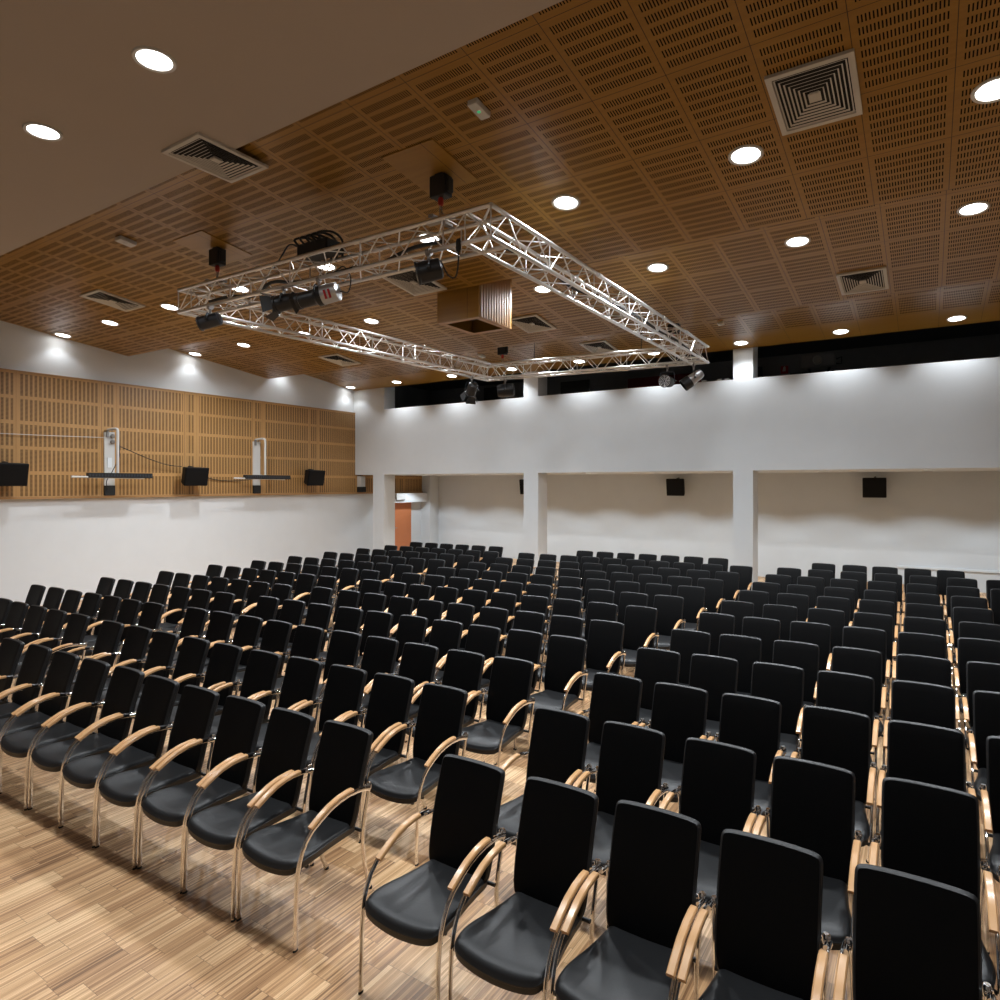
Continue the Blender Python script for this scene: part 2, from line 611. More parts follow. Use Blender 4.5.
for i, x in enumerate([-14.2, -12.2, -10.1, -8.1, -6.05, -4.05, -2.05, 0.0, 2.0]):
    o = sproto if i == 0 else copy_tree(sproto)
    o.location = (x, 17.05, Z(0.314))
    tag(o, 'small downlight under the balcony, %s from the left' % ORD[i], 'ceiling light', 'small downlights under the balcony')
    spot(o, 125, 124, 0.32, 0.08, (0.80, 0.91, 1.0))

# ------------------------------------------------------------------ air diffusers
def vent_proto():
    t = empty('ceiling_vent')
    a, b2 = 0.315, 0.395
    fr = MB()
    w = 0.045
    for (x0, x1, y0, y1) in ((-a, a, -b2, -b2 + w), (-a, a, b2 - w, b2), (-a, -a + w, -b2 + w, b2 - w), (a - w, a, -b2 + w, b2 - w)):
        fr.box(x0, x1, y0, y1, -0.028, -0.001)
    fr.build('frame', 'vent_paint', parent=t)
    MB().box(-a + w, a - w, -b2 + w, b2 - w, -0.004, -0.001).build('backing', 'vent_dark', parent=t)
    N = 8
    lv = MB()
    for k in range(N):
        f0 = 1 - (k + 0.28) / (N + 0.8)
        f1 = 1 - (k + 0.66) / (N + 0.8)
        xa, ya, xb, yb = (a - w) * f0, (b2 - w) * f0, (a - w) * f1, (b2 - w) * f1
        r0 = [(-xa, -ya, -0.026), (xa, -ya, -0.026), (xa, ya, -0.026), (-xa, ya, -0.026)]
        r1 = [(-xb, -yb, -0.019), (xb, -yb, -0.019), (xb, yb, -0.019), (-xb, yb, -0.019)]
        lv.rings([r0, r1], False, False)
    lv.build('louvre', 'vent_paint', parent=t)
    MB().box(-0.035, 0.035, -0.044, 0.044, -0.026, -0.006).build('centre_plate', 'vent_paint', parent=t)
    return t


VENTS = [
    (-6.10, 4.03, 3.340, 0, 'square air diffuser half on plaster, half over the timber edge'),
    (-0.77, 5.90, None, 1, 'large square air diffuser at the upper right of the nearest timber bay'),
    (-11.83, 5.85, None, 1, 'square air diffuser far left in the nearest timber bay, over the panelled wall'),
    (-6.36, 7.42, None, 1, 'square air diffuser seen through the lighting truss behind a black lamp'),
    (-0.80, 11.07, None, 2, 'square air diffuser at right in the middle timber bay'),
    (-6.28, 10.74, None, 2, 'square air diffuser just behind the hanging timber box'),
    (-11.87, 11.13, None, 2, 'square air diffuser at left in the middle timber bay behind truss'),
    (-6.28, 13.78, None, 3, 'square air diffuser above the far side of the truss'),
]
vp = vent_proto()
note_tree()


def ceil_z(y, bay):
    return {1: 3.425 - 0.1241 * (y - 4.045), 2: 3.406 - 0.122 * (y - 7.93), 3: 3.397 - 0.1214 * (y - 11.75)}[bay]


for i, (x, y, z, bay, lab) in enumerate(VENTS):
    o = vp if i == 0 else copy_tree(vp)
    o.location = (x, y, Z(z if bay == 0 else ceil_z(y, bay)))
    o.rotation_euler = (0 if bay == 0 else SL, 0, 0)
    if bay == 0:
        o.location.z = Z(3.345)
    tag(o, lab, 'air vent', 'square ceiling air diffusers')

# hanging timber box with a dark opening below
db = empty('ceiling_box', (-5.96, 8.42, Z(2.50)))
tag(db, 'timber clad box hanging from the ceiling inside the truss rectangle', 'ceiling box')
hx, hy = 0.39, 0.46
top = Z(ceil_z(8.42, 2)) - Z(2.50)
for nm, (x0, x1, y0, y1) in (('front_panel', (-hx, hx, -hy, -hy + 0.03)), ('rear_panel', (-hx, hx, hy - 0.03, hy)), ('left_panel', (-hx, -hx + 0.03, -hy + 0.03, hy - 0.03))):
    MB().box(x0, x1, y0, y1, 0, top + 0.03).build(nm, 'duct_wood', parent=db)
sp = MB().box(hx - 0.03, hx, -hy + 0.03, hy - 0.03, 0, top + 0.03)
N = 12
for k in range(N):
    y = -hy + 0.03 + (k + 0.5) * (2 * hy - 0.06) / N
    sp.box(hx, hx + 0.012, y - 0.016, y + 0.016, 0.0, top)
sp.build('slatted_panel', 'ledge_wood', parent=db)
bt = MB()
for (x0, x1, y0, y1) in ((-hx, hx, -hy, -hy + 0.1), (-hx, hx, hy - 0.1, hy), (-hx, -hx + 0.1, -hy + 0.1, hy - 0.1), (hx - 0.1, hx, -hy + 0.1, hy - 0.1)):
    bt.box(x0, x1, y0, y1, -0.012, -0.0005)
bt.build('bottom_frame', 'ledge_wood', parent=db)
MB().box(-hx + 0.03, hx - 0.03, -hy + 0.03, hy - 0.03, 0.22, 0.24).build('duct_grille', 'vent_dark', parent=db)

# detectors / emergency lights
def emergency(x, y, bay, w, l, lab, green):
    t = empty('emergency_light' if green else 'smoke_detector', (x, y, Z(ceil_z(y, bay))))
    t.rotation_euler = (SL, 0, 0)
    tag(t, lab, 'emergency light' if green else 'detector')
    MB().box(-w / 2, w / 2, -l / 2, l / 2, -0.055, 0.0).build('housing', 'fixture_white', parent=t, bevel=0.008)
    if green:
        MB().lathe([(0.002, -0.060), (0.016, -0.058), (0.018, -0.054)], 14).build('indicator', 'led_green', parent=t)
    else:
        MB().lathe([(0.002, -0.066), (0.03, -0.064), (0.035, -0.054)], 14).build('indicator', 'ring_white', parent=t)


emergency(-3.31, 4.74, 1, 0.10, 0.22, 'white box with green light on the nearest timber bay', True)
emergency(-9.16, 4.70, 1, 0.15, 0.22, 'small white box on the timber ceiling left of the truss', False)
emergency(-3.42, 13.24, 3, 0.11, 0.11, 'small white box on the ceiling above the third pillar', False)
emergency(-9.22, 13.30, 3, 0.10, 0.22, 'white box with green light above the far truss corner', True)
emergency(-8.10, 14.35, 3, 0.10, 0.10, 'tiny white box on the ceiling close to the second pillar', False)

# ------------------------------------------------------------------ chairs
def outline(half):
    """mirror a half outline (x >= 0) running front to back into a closed loop"""
    r = list(half)
    l = [(-x, y) for (x, y) in half[::-1] if abs(x) > 1e-6]
    return r + l


def smooth_poly(pts, it=2):
    for _ in range(it):
        q = []
        n = len(pts)
        for i in range(n):
            a, b = pts[i], pts[(i + 1) % n]
            q.append((a[0] * .75 + b[0] * .25, a[1] * .75 + b[1] * .25))
            q.append((a[0] * .25 + b[0] * .75, a[1] * .25 + b[1] * .75))
        pts = q
    return pts


def inset(pts, d):
    n = len(pts)
    out = []
    for i in range(n):
        a, b = Vector(pts[i - 1]), Vector(pts[(i + 1) % n])
        t = (b - a).normalized()
        nrm = Vector((-t.y, t.x))
        p = Vector(pts[i]) + nrm * d
        out.append((p.x, p.y))
    return out


def cushion(pts, prof, mapf, inner=(0.8, 0.55, 0.3), split=0):
    area = sum(pts[i][0] * pts[(i + 1) % len(pts)][1] - pts[(i + 1) % len(pts)][0] * pts[i][1] for i in range(len(pts)))
    if area < 0:
        pts = pts[::-1]
    cx = sum(p[0] for p in pts) / len(pts)
    cy = sum(p[1] for p in pts) / len(pts)
    rings = []
    for (d, w) in prof:
        rings.append([mapf(x, y, w) for x, y in inset(pts, d)])
    d, w = prof[-1]
    last = inset(pts, d)
    for s in inner:
        rings.append([mapf(cx + (x - cx) * s, cy + (y - cy) * s, w) for x, y in last])
    m = MB()
    if split:
        m.rings(rings[:split + 1], True, False)
        m.k = 1
        m.rings(rings[split:], False, True)
    else:
        m.rings(rings)
    return m


def make_chair():
    t = empty('conference_chair')
    # seat
    half = [(0, -.366), (.08, -.363), (.150, -.356), (.200, -.343), (.219, -.322), (.2265, -.29), (.2275, -.23), (.221, -.17), (.203, -.08), (.190, .01), (.182, .09), (.178, .155), (.165, .188), (.10, .198), (0, .198)]
    pts = smooth_poly(outline(half), 1)

    def seat_map(x, y, w):
        roll = -0.026 * max(0, (-.22 - y) / .14) ** 2
        dish = 0.012 * (abs(x) / .2) ** 2
        z = .462 + dish + roll - 0.045 * (y + .338) / .53 * 0.35
        return (x, y, z + w)
    m = cushion(pts, [(.034, -.066), (.012, -.066), (.002, -.058), (0, -.046), (0, -.030), (-.003, -.026), (-.003, -.021), (.001, -.018), (.004, -.009), (.012, -.002), (.022, .002), (.034, .005)], seat_map)
    m.build('seat', 'leather', parent=t, smooth=True)
    # backrest
    W = .204
    H = .545
    half = [(0, 0), (.12, 0), (.175, .004), (.190, .02), (W - .004, .08), (W, .2), (W, .36), (W, H - .036), (W - .005, H - .012), (W - .022, H - .001), (.13, H + .004), (0, H + .006)]
    pts = smooth_poly(outline(half), 1)

    def back_map(x, s, w):
        u = s / H
        y = .128 + .155 * u - .012 * math.sin(PI * u) - .006 * (abs(x) / .2) ** 2 + w
        z = .435 + s * .985 + w * -0.25
        return (x, y, z)
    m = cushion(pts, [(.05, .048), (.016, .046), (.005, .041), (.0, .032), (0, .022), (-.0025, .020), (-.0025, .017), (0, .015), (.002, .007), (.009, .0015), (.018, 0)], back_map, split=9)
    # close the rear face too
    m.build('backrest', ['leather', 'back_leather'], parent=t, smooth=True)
    # chrome legs: the front ones sweep back over the arm, the rear ones drop from the bracket
    front = [(-.335, .012), (-.333, .15), (-.328, .30), (-.320, .40), (-.308, .455), (-.290, .505), (-.262, .552), (-.218, .594), (-.15, .630), (-.085, .658), (-.01, .676), (.06, .682), (.13, .678), (.19, .667), (.235, .652)]
    rear = [(.240, .655), (.236, .62), (.222, .54), (.208, .46), (.202, .38), (.210, .28), (.232, .17), (.262, .07), (.285, .012)]
    for s in (-1, 1):
        p = []
        for (y, z) in front:
            p.append((s * .2385, y, z))
        leg = MB().tube(p, .0072, 10, .0155, side=(1, 0, 0)).build('leg', 'chrome', parent=t, smooth=True)
        MB().lathe([(.012, 0), (.0135, .003), (.0125, .012)], 12, Matrix.Translation((s * .2385, -.335, 0)) @ Matrix.Diagonal((.6, 1.25, 1, 1)), close=True).build('foot_cap', 'rubber', parent=leg)
    for s in (-1, 1):
        p = []
        for i, (y, z) in enumerate(rear):
            f = i / (len(rear) - 1)
            p.append((s * (.228 - .038 * f), y, z))
        leg = MB().tube(p, .0105, 10, .0140, side=(1, 0, 0)).build('leg', 'chrome', parent=t, smooth=True)
        MB().lathe([(.013, 0), (.015, .004), (.013, .016)], 12, Matrix.Translation((s * .190, .286, 0)), close=True).build('foot_cap', 'rubber', parent=leg)
    for s in (-1, 1):
        # wooden arm pad lying on the chrome arc
        rings = []
        idx = [7, 8, 9, 10, 11, 12]
        fine = []
        for a, b in zip(idx[:-1], idx[1:]):
            for q in (0, .5):
                fine.append((front[a][0] * (1 - q) + front[b][0] * q, front[a][1] * (1 - q) + front[b][1] * q))
        for i, (y, z) in enumerate(fine):
            a, b = fine[max(i - 1, 0)], fine[min(i + 1, len(fine) - 1)]
            tv = Vector((b[0] - a[0], b[1] - a[1])).normalized()
            n = Vector((-tv.y, tv.x))
            w = .0172
            lo, hi = .003, .024
            rg = []
            for (dx, dn) in ((-w, lo), (-w, hi - .006), (-w + .005, hi), (w - .005, hi), (w, hi - .006), (w, lo), (.010, lo), (-.010, lo)):
                rg.append((s * .2275 + dx, y + n.x * dn, z + n.y * dn))
            rings.append(rg)
        MB().rings(rings).build('armrest', 'armwood', parent=t, smooth=True)
        br = MB()
        br.tube([(s * .228, .16, .674), (s * .228, .205, .668), (s * .222, .245, .654), (s * .205, .262, .648), (s * .188, .262, .646)], .011, 10)
        br.lathe([(.014, -.02), (.017, -.014), (.017, .014), (.012, .022)], 12, Matrix.Translation((s * .222, .242, .660)), close=True)
        br.build('arm_bracket', 'chrome', parent=t, smooth=True)
    MB().tube([(-.20, -.22, .388), (.20, -.22, .388)], .011, 10).build('crossbar', 'black_plastic', parent=t, smooth=True)
    MB().tube([(-.208, .19, .405), (.208, .19, .405)], .010, 10).build('crossbar', 'black_plastic', parent=t, smooth=True)
    up = MB()
    up.box(-.15, .15, -.27, .17, .385, .40)
    for s in (-1, 1):
        up.tube([(s * .232, -.305, .40), (s * .18, -.25, .392), (s * .15, -.2, .392)], .010, 8)
    up.build('seat_pan', 'black_plastic', parent=t)
    return t


ROWNAME = ['front', 'second', 'third', 'fourth', 'fifth', 'sixth', 'seventh', 'eighth', 'ninth', 'tenth', 'eleventh', 'rearmost']
ROWS = [
    ('L', 2, 4.02, 0.027, [-10.25, -9.91, -9.42, -8.97, -8.44]),
    ('L', 3, 5.16, 0.056, [-11.31, -10.79, -10.3, -9.89, -9.42, -8.95, -8.46]),
    ('L', 4, 6.15, 0.057, [-11.23, -10.75, -10.25, -9.84, -9.39, -8.93, -8.43]),
    ('L', 5, 7.13, 0.060, [-11.13, -10.71, -10.23, -9.77, -9.38, -8.88, -8.41]),
    ('L', 6, 7.95, 0.039, [-11.37, -10.84, -10.35, -9.89, -9.42, -8.98, -8.44]),
    ('L', 7, 9.08, 0.060, [-11.19, -10.79, -10.29, -9.82, -9.37, -8.89, -8.43]),
    ('L', 8, 10.01, 0.060, [-11.27, -10.82, -10.33, -9.87, -9.36, -8.91, -8.44]),
    ('L', 9, 11.03, 0.060, [-11.37, -10.84, -10.35, -9.89, -9.41, -8.9, -8.48]),
    ('L', 10, 12.04, 0.060, [-11.31, -10.82, -10.36, -9.91, -9.39, -8.93, -8.44]),
    ('L', 11, 12.99, 0.060, [-11.27, -10.83, -10.33, -9.84, -9.39, -8.93, -8.44]),
    ('L', 12, 14.07, 0.060, [-11.37, -10.93, -10.44, -9.96, -9.48, -8.99]),
    ('M', 1, 3.12, 0.041, [-7.57, -7.03, -6.54, -6.06, -5.6, -5.05, -4.6, -4.06, -3.61, -3.1]),
    ('M', 2, 4.12, 0.047, [-7.62, -7.08, -6.59, -6.11, -5.62, -5.07, -4.59, -4.06, -3.6, -3.07]),
    ('M', 3, 5.01, 0.033, [-7.54, -7.09, -6.58, -6.1, -5.58, -5.05, -4.57, -4.07, -3.54, -3.06]),
    ('M', 4, 6.03, 0.036, [-7.5, -7.03, -6.51, -6.01, -5.52, -5.01, -4.5, -4.02, -3.54, -3.04]),
    ('M', 5, 6.90, 0.022, [-7.56, -6.99, -6.44, -5.98, -5.52, -5.03, -4.51, -4.0, -3.51, -3.02]),
    ('M', 6, 8.00, 0.040, [-7.46, -6.95, -6.46, -5.98, -5.54, -5.02, -4.52, -4.04, -3.54, -3.02]),
    ('M', 7, 9.00, 0.050, [-7.41, -6.96, -6.48, -5.99, -5.47, -4.98, -4.47, -3.98, -3.48, -2.99]),
    ('M', 8, 10.03, 0.060, [-7.38, -6.92, -6.45, -5.96, -5.46, -4.95, -4.5, -3.98, -3.49, -3.0]),
    ('M', 9, 10.99, 0.060, [-7.38, -6.9, -6.4, -5.93, -5.42, -4.96, -4.49, -3.96, -3.47, -2.97]),
    ('M', 10, 12.00, 0.060, [-7.42, -6.89, -6.43, -5.94, -5.47, -4.98, -4.51, -3.99, -3.41, -2.94]),
    ('M', 11, 12.97, 0.050, [-7.52, -6.95, -6.45, -5.97, -5.49, -5.01, -4.52, -4.04, -3.47, -2.92]),
    ('M', 12, 14.14, 0.060, [-6.63, -6.13, -5.64, -5.15, -4.66, -4.17, -3.65]),
    ('R', 1, 3.04, 0.031, [-2.11, -1.55, -1.06, -0.57, -0.04]),
    ('R', 2, 4.00, 0.019, [-2.06, -1.56, -1.02, -0.53, 0.01]),
    ('R', 3, 5.00, 0.031, [-2.07, -1.57, -1.07, -0.51, -0.01]),
    ('R', 4, 6.04, 0.060, [-2.08, -1.59, -1.06, -0.56, -0.03, 0.49]),
    ('R', 5, 6.98, 0.060, [-2.06, -1.59, -1.07, -0.55, -0.03, 0.49]),
    ('R', 6, 8.03, 0.053, [-2.08, -1.59, -1.09, -0.56, -0.05, 0.46]),
    ('R', 7, 8.98, 0.040, [-2.08, -1.56, -1.03, -0.54, -0.03, 0.5]),
    ('R', 8, 10.00, 0.049, [-2.08, -1.57, -1.07, -0.56, -0.03, 0.47]),
    ('R', 9, 10.97, 0.060, [-2.1, -1.6, -1.09, -0.57, -0.06, 0.48]),
    ('R', 10, 12.00, 0.060, [-2.1, -1.61, -1.14, -0.6, -0.07, 0.44, 0.99]),
    ('R', 11, 13.08, 0.060, [-2.12, -1.6, -1.08, -0.56, -0.05, 0.47, 1.0]),
    ('R', 12, 14.13, 0.039, [-1.69, -1.14, -0.66, -0.14, 0.34]),
]

EXTRA = {('L', 2): (0, 2), ('R', 1): (1, 0), ('R', 2): (1, 0), ('R', 3): (1, 0)}


def spaced(xs, sep=.487):
    n = len(xs)
    m = sum(xs) / n
    ic = (n - 1) / 2
    k = sum((x - m) * (i - ic) for i, x in enumerate(xs)) / max(1e-6, sum((i - ic) ** 2 for i in range(n)))
    out = [m + (i - ic) * max(k, sep) + 0.6 * (x - (m + (i - ic) * k)) for i, x in enumerate(xs)]
    for _ in range(200):
        for i in range(n - 1):
            d = out[i + 1] - out[i]
            if d < sep:
                out[i] -= (sep - d) / 2
                out[i + 1] += (sep - d) / 2
    return out


chair0 = make_chair()
note_tree()
first = True
BLOCK = {'L': 'left block', 'M': 'middle block', 'R': 'right block'}
TOPY = 0.318
n_ch = 0
for blk, row, a, b, xs in ROWS:
    xs = spaced(xs, .488 if blk == 'L' else .4935)
    if (blk, row) == ('L', 2):
        p = .487
        xs = [xs[0] - 2 * p, xs[0] - p] + xs
    if (blk, row) in (('R', 1), ('R', 2), ('R', 3)):
        xs = xs + [xs[-1] + .515]
    b *= 0.85
    xm = sum(xs) / len(xs)
    for i, x in enumerate(xs):
        o = chair0 if first else copy_tree(chair0, skip=('foot_cap',) if row > 4 else ())
        first = False
        ang = math.atan(b) * (0.4 if blk != 'R' else 0.3)
        x += {'L': .045, 'M': .016, 'R': .0}[blk]
        y = a + b * x + (xm * (b / 0.85 - b)) - TOPY + random.uniform(-.012, .012)
        o.location = (x + TOPY * math.sin(ang), y, 0)
        o.rotation_euler = (0, 0, ang + random.uniform(-R(0.2), R(0.2)))
        if blk == 'R':
            where = '%s from central aisle' % ORD[i]
        elif blk == 'M':
            where = '%s from left end' % ORD[i]
        else:
            where = '%s from narrow aisle' % ORD[len(xs) - 1 - i]
        rn = ROWNAME[row - 1]
        tag(o, 'black wooden-armed chair, %s, %s row, %s' % (where, rn, BLOCK[blk]), 'chair', 'black conference chairs in the %s' % BLOCK[blk])
        n_ch += 1
print('chairs', n_ch)

# ------------------------------------------------------------------ lighting truss
TX0, TX1, TY0, TY1 = -8.78, -3.55, 5.25, 13.0
TZ0, TZ1 = Z(2.41), Z(2.72)
S = TZ1 - TZ0
truss = empty('lighting_truss', ((TX0 + TX1) / 2, (TY0 + TY1) / 2, TZ0))
tag(truss, 'rectangular silver lighting truss hanging on hoists below the timber ceiling', 'truss')
tc0 = Vector(truss.location)


def truss_side(p0, p1, inner, nseg):
    """box truss from p0 to p1 (outer bottom line); inner = horizontal direction to the inner chords"""
    p0, p1 = Vector(p0) - tc0, Vector(p1) - tc0
    inn = Vector(inner) * S
    up = Vector((0, 0, S))
    d = p1 - p0
    side = empty('truss_side')
    side.parent = truss
    r = .024
    for off in (Vector(), up, inn, inn + up):
        MB().tube([p0 + off, p1 + off], r, 10).build('chord', 'aluminium', parent=side, smooth=True)
    lat = MB()
    for (a, b) in ((Vector(), up), (inn, inn + up), (Vector(), inn), (up, inn + up)):
        for k in range(nseg):
            f0, f1 = k / nseg, (k + 1) / nseg
            q0, q1 = (a, b) if k % 2 == 0 else (b, a)
            lat.tube([p0 + d * f0 + q0, p0 + d * f1 + q1], .008, 6)
        for k in range(0, nseg + 1, 4):
            lat.tube([p0 + d * (k / nseg) + a, p0 + d * (k / nseg) + b], .0085, 6)
    o = lat.build('lattice', 'aluminium', parent=side, smooth=True)
    for f in (0.33, 0.66):
        for off in (Vector(), up, inn, inn + up):
            c = p0 + d * f + off
            MB().tube([c - d.normalized() * .06, c + d.normalized() * .06], .031, 10).build('coupler', 'aluminium', parent=side, smooth=True)


Q00, Q10, Q11, Q01 = (-8.78, 5.22, TZ0), (-3.55, 5.28, TZ0), (-3.62, 13.08, TZ0), (-8.53, 12.55, TZ0)
truss_side(Q00, Q10, (0, 1, 0), 18)
truss_side(Q01, Q11, (0, -1, 0), 18)
truss_side(Q00, Q01, (1, 0, 0), 26)
truss_side(Q10, Q11, (-1, 0, 0), 26)


def curve_cable(name, pts, r, label, cat='cable', parent=None, matn='cable'):
    o = MB().tube(catmull(pts), r, 7).build(name, matn, parent=parent, smooth=True)
    if parent is None:
        tag(o, label, cat)
    return o


def catmull(p, n=6):
    p = [Vector(q) for q in p]
    p = [p[0] * 2 - p[1]] + p + [p[-1] * 2 - p[-2]]
    out = []
    for i in range(1, len(p) - 2):
        for k in range(n):
            t = k / n
            a, b, c, d = p[i - 1], p[i], p[i + 1], p[i + 2]
            out.append(0.5 * ((2 * b) + (c - a) * t + (2 * a - 5 * b + 4 * c - d) * t * t + (3 * b - a - 3 * c + d) * t ** 3))
    out.append(p[-2])
    return out


# power cables lying inside the truss
rnd = random.Random(3)
pts = [(TX0 + 0.5 + i * .45, TY0 + .15 + rnd.uniform(-.05, .05), TZ0 + .06 + rnd.uniform(-.01, .10)) for i in range(10)]
curve_cable('power_cable', pts, .022, 'thick black cable lying inside the near side of the truss')
pts = [(TX1 - .15 + rnd.uniform(-.05, .05), TY0 + .5 + i * .8, TZ0 + .06 + rnd.uniform(-.01, .08)) for i in range(9)]
curve_cable('power_cable', pts, .020, 'thick black cable lying inside the right side of the truss')
# dimmer pack with looping cables sitting on the near side
dp = empty('dimmer_pack', (-6.12, TY0 + .16, TZ1 + .026))
tag(dp, 'black dimmer box wrapped in cables on top of the near truss side', 'dimmer pack')
MB().box(-.26, .26, -.13, .13, 0, .15).build('housing', 'hoist_black', parent=dp, bevel=.02)
for i in range(5):
    x = -.22 + i * .1
    pp = [(x, -.12, .12), (x - .03, -.16, .20), (x + .03, 0, .25), (x + .06, .14, .18), (x + .05, .15, -.05)]
    MB().tube(catmull(pp), .014, 6).build('cable_loop', 'cable', parent=dp, smooth=True)
MB().tube(catmull([(-.25, -.08, .13), (-.42, -.1, .19), (-.62, -.06, .10), (-.85, 0, .0)]), .010, 6).build('cable_loop', 'cable', parent=dp, smooth=True)

# ------------------------------------------------------------------ hoists
def hoist(x, y, bay, lab, big=True):
    zc = Z(ceil_z(y, bay))
    t = empty('chain_hoist', (x, y, TZ1))
    tag(t, lab, 'hoist', 'chain hoists carrying the truss')
    h = zc - TZ1
    b = MB().box(-.10, .10, -.07, .07, h - .25, h - .03)
    b.box(.10, .135, -.045, .045, h - .22, h - .07)
    b.build('motor_housing', 'hoist_black', parent=t, bevel=.012)
    MB().box(-.05, .05, -.04, .04, h - .035, h + .012).build('ceiling_bracket', 'hoist_black', parent=t)
    MB().lathe([(.022, 0), (.03, .02), (.03, .07), (.018, .09)], 12, Matrix.Translation((0, 0, h - .335)), close=True).build('hook_block', 'hook_red', parent=t, smooth=True)
    ch = MB()
    z = h - .34
    k = 0
    while z > .11:
        a = 0 if k % 2 else PI / 2
        loop = []
        for q in range(9):
            th = 2 * PI * q / 8
            loop.append((math.cos(a) * .016 * math.cos(th), math.sin(a) * .016 * math.cos(th), z + .026 * math.sin(th)))
        ch.tube(loop, .006, 6)
        z -= .042
        k += 1
    ch.build('chain', 'steel', parent=t, smooth=True)
    MB().tube([(0, 0, .13), (.03, 0, .11), (.035, 0, .08), (0, 0, .055), (-.03, 0, .08), (-.02, 0, .10)], .008, 8).build('hook', 'steel', parent=t, smooth=True)
    MB().box(-.17, .17, -.03, .03, .026, .058).box(-.03, .03, -.17, .17, .028, .056).build('lifting_beam', 'steel', parent=t)


hoist(-4.27, TY0 + .16, 1, 'black chain hoist above the near truss side, close to its right corner')
hoist(-8.16, TY0 + .16, 1, 'black chain hoist above the near truss side, at its left end')
hoist(-8.28, 12.80, 3, 'black chain hoist above the far left truss corner')
hoist(-4.25, 12.86, 3, 'black chain hoist above the far right truss corner')
for (x, y, lab) in ((-7.35, 12.66, 'thin black wire from ceiling to the far truss side, left one'), (-4.95, 12.92, 'thin black wire from ceiling to the far truss side, right one')):
    zc = Z(ceil_z(y, 3))
    o = MB().tube([(x, y, TZ1 + .02), (x + .01, y, (TZ1 + zc) / 2), (x, y, zc + .01)], .009, 6).build('hanging_wire', 'cable')
    tag(o, lab, 'wire')
# access hatches behind the near hoists
for (x, y, lab) in ((-4.30, 5.28, 'square timber hatch in the ceiling around the right near hoist'), (-8.22, 5.38, 'square timber hatch in the ceiling around the left near hoist')):
    o = MB().box(-.33, .33, -.38, .38, -.012, -.001).build('ceiling_hatch', 'duct_wood')
    o.location = (x, y, Z(ceil_z(y, 1)))
    o.rotation_euler = (SL, 0, 0)
    tag(o, lab, 'hatch')


# ------------------------------------------------------------------ stage lamps on the truss
def orient(t, loc, direction, roll=0):
    """t's local -z points along direction"""
    q = Vector(direction).normalized().to_track_quat('-Z', 'Y')
    t.location = loc
    return q


def clamp_yoke(t, top, c, half, axis, bar=.03):
    """hook clamp at top (on the chord), yoke down to both sides of the lamp centre c; all local to t"""
    ax = Vector(axis).normalized()
    top, c = Vector(top), Vector(c)
    m = MB()
    m.tube([top + Vector((0, 0, .0)), top - Vector((0, 0, .07))], .018, 8)
    m.lathe([(.036, -.022), (.040, -.022), (.040, .022), (.036, .022)], 14, Matrix.Translation(top + Vector((0, 0, .030))) @ Matrix.Rotation(R(90), 4, 'Y' if CL_X else 'X'), close=True)
    m.build('hook_clamp', 'steel', parent=t, smooth=True)
    y = MB()
    tp = top - Vector((0, 0, .07))
    a, b = c + ax * half, c - ax * half
    y.tube([a, Vector((a.x, a.y, tp.z - .05)), tp + ax * half * .75, tp - ax * half * .75, Vector((b.x, b.y, tp.z - .05)), b], .006, 8, bar * .5, side=None)
    y.build('yoke', 'lamp_grey', parent=t, smooth=True)


CL_X = True


def lamp_fix(name, lab, loc, drop, direction, prof, bodymat, front, extra=None, half=.13, cat='stage light', lensr=None):
    """loc = clamp point on the chord; the lamp centre hangs 'drop' below it"""
    t = empty(name, loc)
    tag(t, lab, cat)
    c = Vector((0, 0, -drop))
    dirv = Vector(direction).normalized()
    q = dirv.to_track_quat('Z', 'Y').to_matrix().to_4x4()
    M = Matrix.Translation(c) @ q
    ax = Vector((0, 0, 1)).cross(dirv).normalized()
    clamp_yoke(t, (0, 0, -.03), c, half, ax)
    MB().lathe(prof, 20, M, close=True).build('lamp_body', bodymat, parent=t, smooth=True)
    if lensr:
        MB().lathe([(.001, front + .004), (lensr, front + .004), (lensr, front)], 20, M).build('lens', 'lens', parent=t)
    kn = MB()
    for s in (-1, 1):
        kn.lathe([(.022, 0), (.022, .03), (.012, .034)], 10, Matrix.Translation(c + ax * s * half) @ (ax * s).to_track_quat('Z', 'Y').to_matrix().to_4x4(), close=True)
    kn.build('tilt_knob', 'lamp_black', parent=t)
    return t, M


def barn_doors(t, M, front, r):
    o = MB()
    for k in range(4):
        a = PI / 2 * k
        rm = Matrix.Rotation(a, 4, 'Z')
        w0, w1 = r * .75, r * 1.0
        P = [M @ rm @ Vector(p) for p in ((-w0, r, front), (w0, r, front), (w1, r * 1.45, front + r * 1.1), (-w1, r * 1.45, front + r * 1.1))]
        nrm = (P[1] - P[0]).cross(P[3] - P[0]).normalized() * .004
        o.rings([[p + nrm for p in P], [p - nrm for p in P]])
    o.build('barn_door', 'lamp_black', parent=t)


FRES = [(.07, -.16), (.105, -.13), (.115, -.02), (.115, .10), (.13, .11), (.13, .14), (.118, .145)]
PAR = [(.05, -.20), (.08, -.19), (.10, -.12), (.105, .0), (.118, .16), (.122, .165), (.122, .175), (.112, .176)]
PROF = [(.08, -.30), (.125, -.28), (.13, -.05), (.13, .0), (.10, .03), (.09, .05), (.09, .25), (.105, .27), (.105, .31), (.095, .31)]
yb = TY0 + .0
